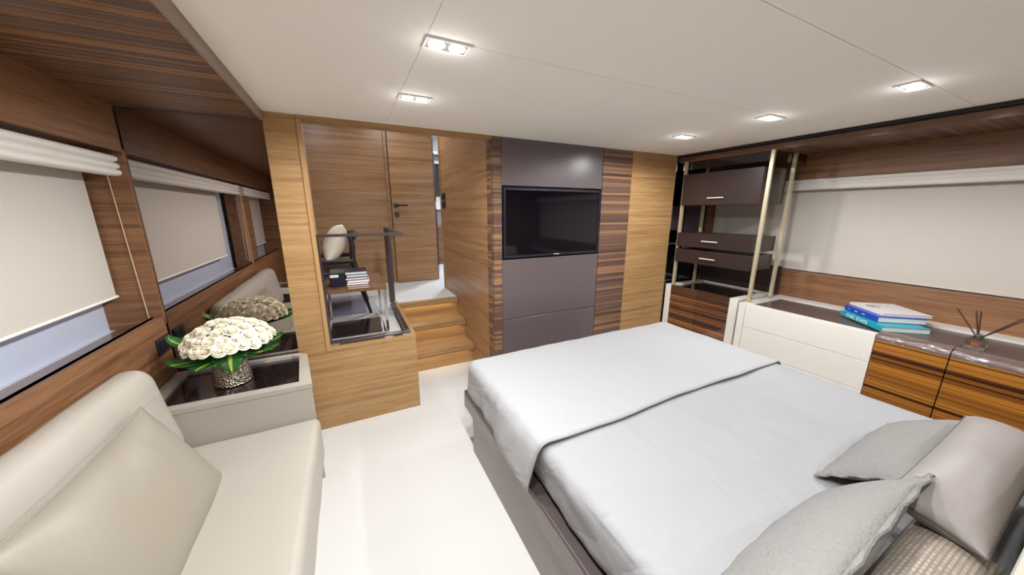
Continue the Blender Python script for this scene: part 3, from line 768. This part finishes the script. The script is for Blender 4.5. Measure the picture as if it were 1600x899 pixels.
# pillows
def place(c, xa, ya):
    """frame whose local x is xa and local y is ya (made orthogonal)"""
    x = Vector(xa).normalized(); y = Vector(ya); y = (y-x*y.dot(x)).normalized(); z = x.cross(y)
    return Matrix(((x.x, y.x, z.x, c[0]), (x.y, y.y, z.y, c[1]), (x.z, y.z, z.z, c[2]), (0, 0, 0, 1)))
def bed_pillow(name, lab, c, xa, ya, w, h, t, mat, seed, piping=None, flange=0):
    M = place(c, xa, ya)
    r = thing(name, lab, 'pillow', (c[0], c[1], .58))
    obj('cover', pillow(w, h, t, M, 26, amp=.008, seed=seed), mat, r)
    if piping: obj('piping', tube(rim_path(w, h, M), .003, 6), piping, r)
    if flange:
        p = rim_path(w, h, M); q = rim_path(w+flange*2, h+flange*2, M); bm = bmesh.new()
        k = len(p); A = [bm.verts.new(v) for v in p]; B = [bm.verts.new(Vector(v)+M.to_3x3() @ Vector((0, 0, .004*math.sin(i*1.9)))) for i, v in enumerate(q)]
        for i in range(k-1): bm.faces.new((A[i], A[i+1], B[i+1], B[i]))
        o = obj('flange', bm, mat, r); m2 = o.modifiers.new('thick', 'SOLIDIFY'); m2.thickness = .005; m2.offset = 0
bed_pillow('linen_pillow', 'coarse grey linen pillow with frayed flange, nearest the camera', (.95, .245, .715), (1, .03, 0), (0, -.16, .19), .70, .27, .11, 'grey_linen', 1, None, .012)
bed_pillow('linen_pillow', 'coarse grey linen pillow lying farther across the bed', (1.74, .30, .655), (1, .0, 0), (0, -.17, .12), .64, .25, .11, 'grey_linen', 4, None, .01)
bed_pillow('satin_pillow', 'smooth greige pillow with dark piping at the right edge', (1.585, .130, .755), (1, .0, 0.02), (.22, .9, .14), .74, .17, .21, 'greige_satin', 6, 'piping_dark')
bed_pillow('woven_pillow', 'patterned taupe pillow at the bed head under the greige one', (1.05, .10, .655), (1, 0, 0), (0, .9, .1), .62, .15, .16, 'woven_taupe', 8)

# ------------------------------------------------------------------ brass display shelf
SX = 3.05
ds = thing('display_shelf', 'brass-poled display shelf with brown boxes in the far right corner', 'shelf unit', (3.35, 1.95, .735))
for x in (SX+.035, 3.42):
    for y in (1.562, 2.318):
        obj('pole', box(x-.011, x+.011, y-.013, y+.013, .737, SOR-.003), 'brass', ds)
def carcass(z0, z1, hz, y0=1.592, y1=2.31):
    b = obj('box_unit', box(SX+.02, 3.40, y0, y1, z0, z1, .002, 1), 'brown_lacquer', ds)
    f = obj('front', box(SX, SX+.0195, y0, y1, z0, z1, .002, 1), 'brown_lacquer', ds)
    h = tube([(SX-.02, 1.88, hz), (SX-.02, 2.03, hz)], .0055, 8)
    obj('handle', h, 'steel_handle', f, smooth=60)
carcass(1.558, 1.852, 1.62); carcass(1.155, 1.288, 1.22); carcass(.995, 1.127, 1.056)
obj('back_panel', box(XR-.06, XR-.045, 1.592, 2.37, .737, 1.0), 'brown_lacquer', ds)
obj('top_board', box(SX+.06, XR-.003, 1.58, 2.38, 1.90, SOR-.004), 'dark_gloss', ds)

cb = thing('low_cabinet', 'cream cabinet with two glossy striped doors beneath the display shelf', 'cabinet', (3.35, 2.0, 0))
obj('side_panel', box(SX, XR-.003, 1.632, 1.703, 0, .735, .002, 1), 'cream_lacquer', cb)
obj('side_panel', box(SX, XR-.003, 2.318, 2.382, 0, .735, .002, 1), 'cream_lacquer', cb)
obj('body', box(SX+.022, XR-.003, 1.704, 2.317, 0, .712), 'cream_lacquer', cb)
obj('back_rim', box(XR-.05, XR-.003, 1.704, 2.317, .7125, .735), 'cream_lacquer', cb)
obj('tray', box(SX+.03, XR-.051, 1.704, 2.317, .7125, .718), 'dark_gloss', cb)
for y0, y1 in ((1.706, 2.018), (2.021, 2.315)):
    obj('door', box(SX+.002, SX+.021, y0, y1, .06, .737, .0015, 1), 'ebony_red', cb)

# ------------------------------------------------------------------ cream dresser and striped cupboards
DX = 3.0
de = thing('dresser', 'cream dresser with flush drawers and dark inset top under the right window', 'dresser', (3.3, 1.17, 0))
obj('body', box(DX+.02, XR-.003, .747, 1.59, 0, .70), 'cream_lacquer', de)
obj('front_frame', box(DX, DX+.0195, 1.537, 1.59, 0, .725), 'cream_lacquer', de)
for z0, z1 in ((.529, .725), (.320, .526), (.08, .317)):
    obj('drawer_front', box(DX, DX+.0195, .748, 1.5345, z0, z1, .0015, 1), 'cream_lacquer', de)
for a in ((DX+.02, XR-.003, 1.51, 1.59), (DX+.02, DX+.055, .747, 1.51), (XR-.14, XR-.003, .747, 1.51)):
    obj('top_rim', box(a[0], a[1], a[2], a[3], .7005, .725), 'cream_lacquer', de)
obj('inset_top', box(DX+.0555, XR-.1405, .747, 1.509, .7005, .716), 'tray_brown', de)
single('counter_upstand', box(XR-.13, XR-.002, YB+.02, .746, .7265, .742), 'cream_lacquer', 'narrow cream ledge along the teak wall behind the striped cupboards', 'ledge')
for y0, y1, lab in ((.446, .744, 'glossy striped cupboard next to the cream dresser, top still in wrinkled film'), (.146, .443, 'glossy striped cupboard at the right edge of the photo, top in wrinkled film'), (-.155, .143, 'glossy striped cupboard beyond the right edge of the photo')):
    cu = thing('striped_cupboard', lab, 'cupboard', (3.3, (y0+y1)/2, 0), 'glossy striped cupboards beside the bed')
    obj('body', box(DX+.032, XR-.003, y0, y1, 0, .69), 'brown_lacquer', cu)
    obj('door', box(DX-.002, DX+.03, y0+.001, y1-.001, .06, .69), 'ebony_gold', cu)
    prof = [(DX-.002, .6905), (DX-.002, .70)]
    for i in range(7):
        a = R(90*i/6); prof.append((DX+.038-.04*math.cos(a), .70+.038*math.sin(a)))
    prof += [(DX+.08, .738), (DX+.08, .6905)]
    obj('wrapped_edge', prism(prof, 1, y0+.001, y1-.001), 'wrapped_brown', cu, smooth=50)
    obj('top', box(DX+.0805, XR-.003, y0, y1, .6905, .726), 'tray_brown', cu)

# ------------------------------------------------------------------ books and diffuser on the dresser
BZ = .7265
G = 'coffee table books on the dresser'
r, M = book('coffee_table_book', 3.315, .815, BZ, .26, .38, .034, -40, 'teal_cover', 'teal hardback lettered in white, lowest of the three on the dresser', G, tex=('CHIC STAYS', .036, 'print_white', .03))
r, M = book('coffee_table_book', 3.385, .835, BZ+.035, .27, .31, .038, -40, 'blue_cover', 'blue hardback in the middle of the pile on the dresser', G)
for c, yo in (('1', .11), ('2', .04), ('3', -.03)):
    text('spine_numeral', c, .03, M @ Matrix.Translation((-.1356, yo, .019)) @ Matrix.Rotation(R(-90), 4, 'Z') @ Matrix.Rotation(R(90), 4, 'X') @ Matrix.Rotation(R(90), 4, 'Z'), 'print_white', r)
r, M = book('coffee_table_book', 3.44, .83, BZ+.074, .27, .31, .017, -40, 'white_cover', 'thin white book with a dark motif, on top of the pile on the dresser', G)
mo = tube([(-.10, .05, .0175), (-.06, .06, .0175), (-.02, .05, .0175), (0, .07, .0175)], .002, 5); tube([(-.08, .08, .0175), (-.06, .03, .0175)], .002, 5, bm=mo); tube([(-.11, .02, .0175), (-.05, .0, .0175)], .0015, 5, bm=mo)
mo.transform(M); obj('cover_motif', mo, 'print_dark', r)

dx, dy = 3.20, .40
rd = thing('reed_diffuser', 'square glass reed diffuser with dark sticks on the striped cupboard', 'diffuser', (dx, dy, .7262))
obj('bottle', box(dx-.036, dx+.036, dy-.036, dy+.036, .7265, .786, .008), 'clear_glass', rd)
obj('label', box(dx-.0375, dx-.0365, dy-.015, dy+.015, .744, .766), 'copper_label', rd)
obj('collar', lathe([(.017, 0), (.019, .004), (.019, .022), (.012, .026)], (dx, dy, .7865), 20), 'chrome', rd, smooth=40)
for i, (ax, ay) in enumerate([(-.01, .10), (.0, .035), (.01, .02), (.02, -.13), (-.01, -.115)]):
    obj('reed', tube([(dx+ax*.05, dy+ay*.05, .79), (dx+ax, dy+ay, .94)], .0035, 6), 'reed_brown', rd)
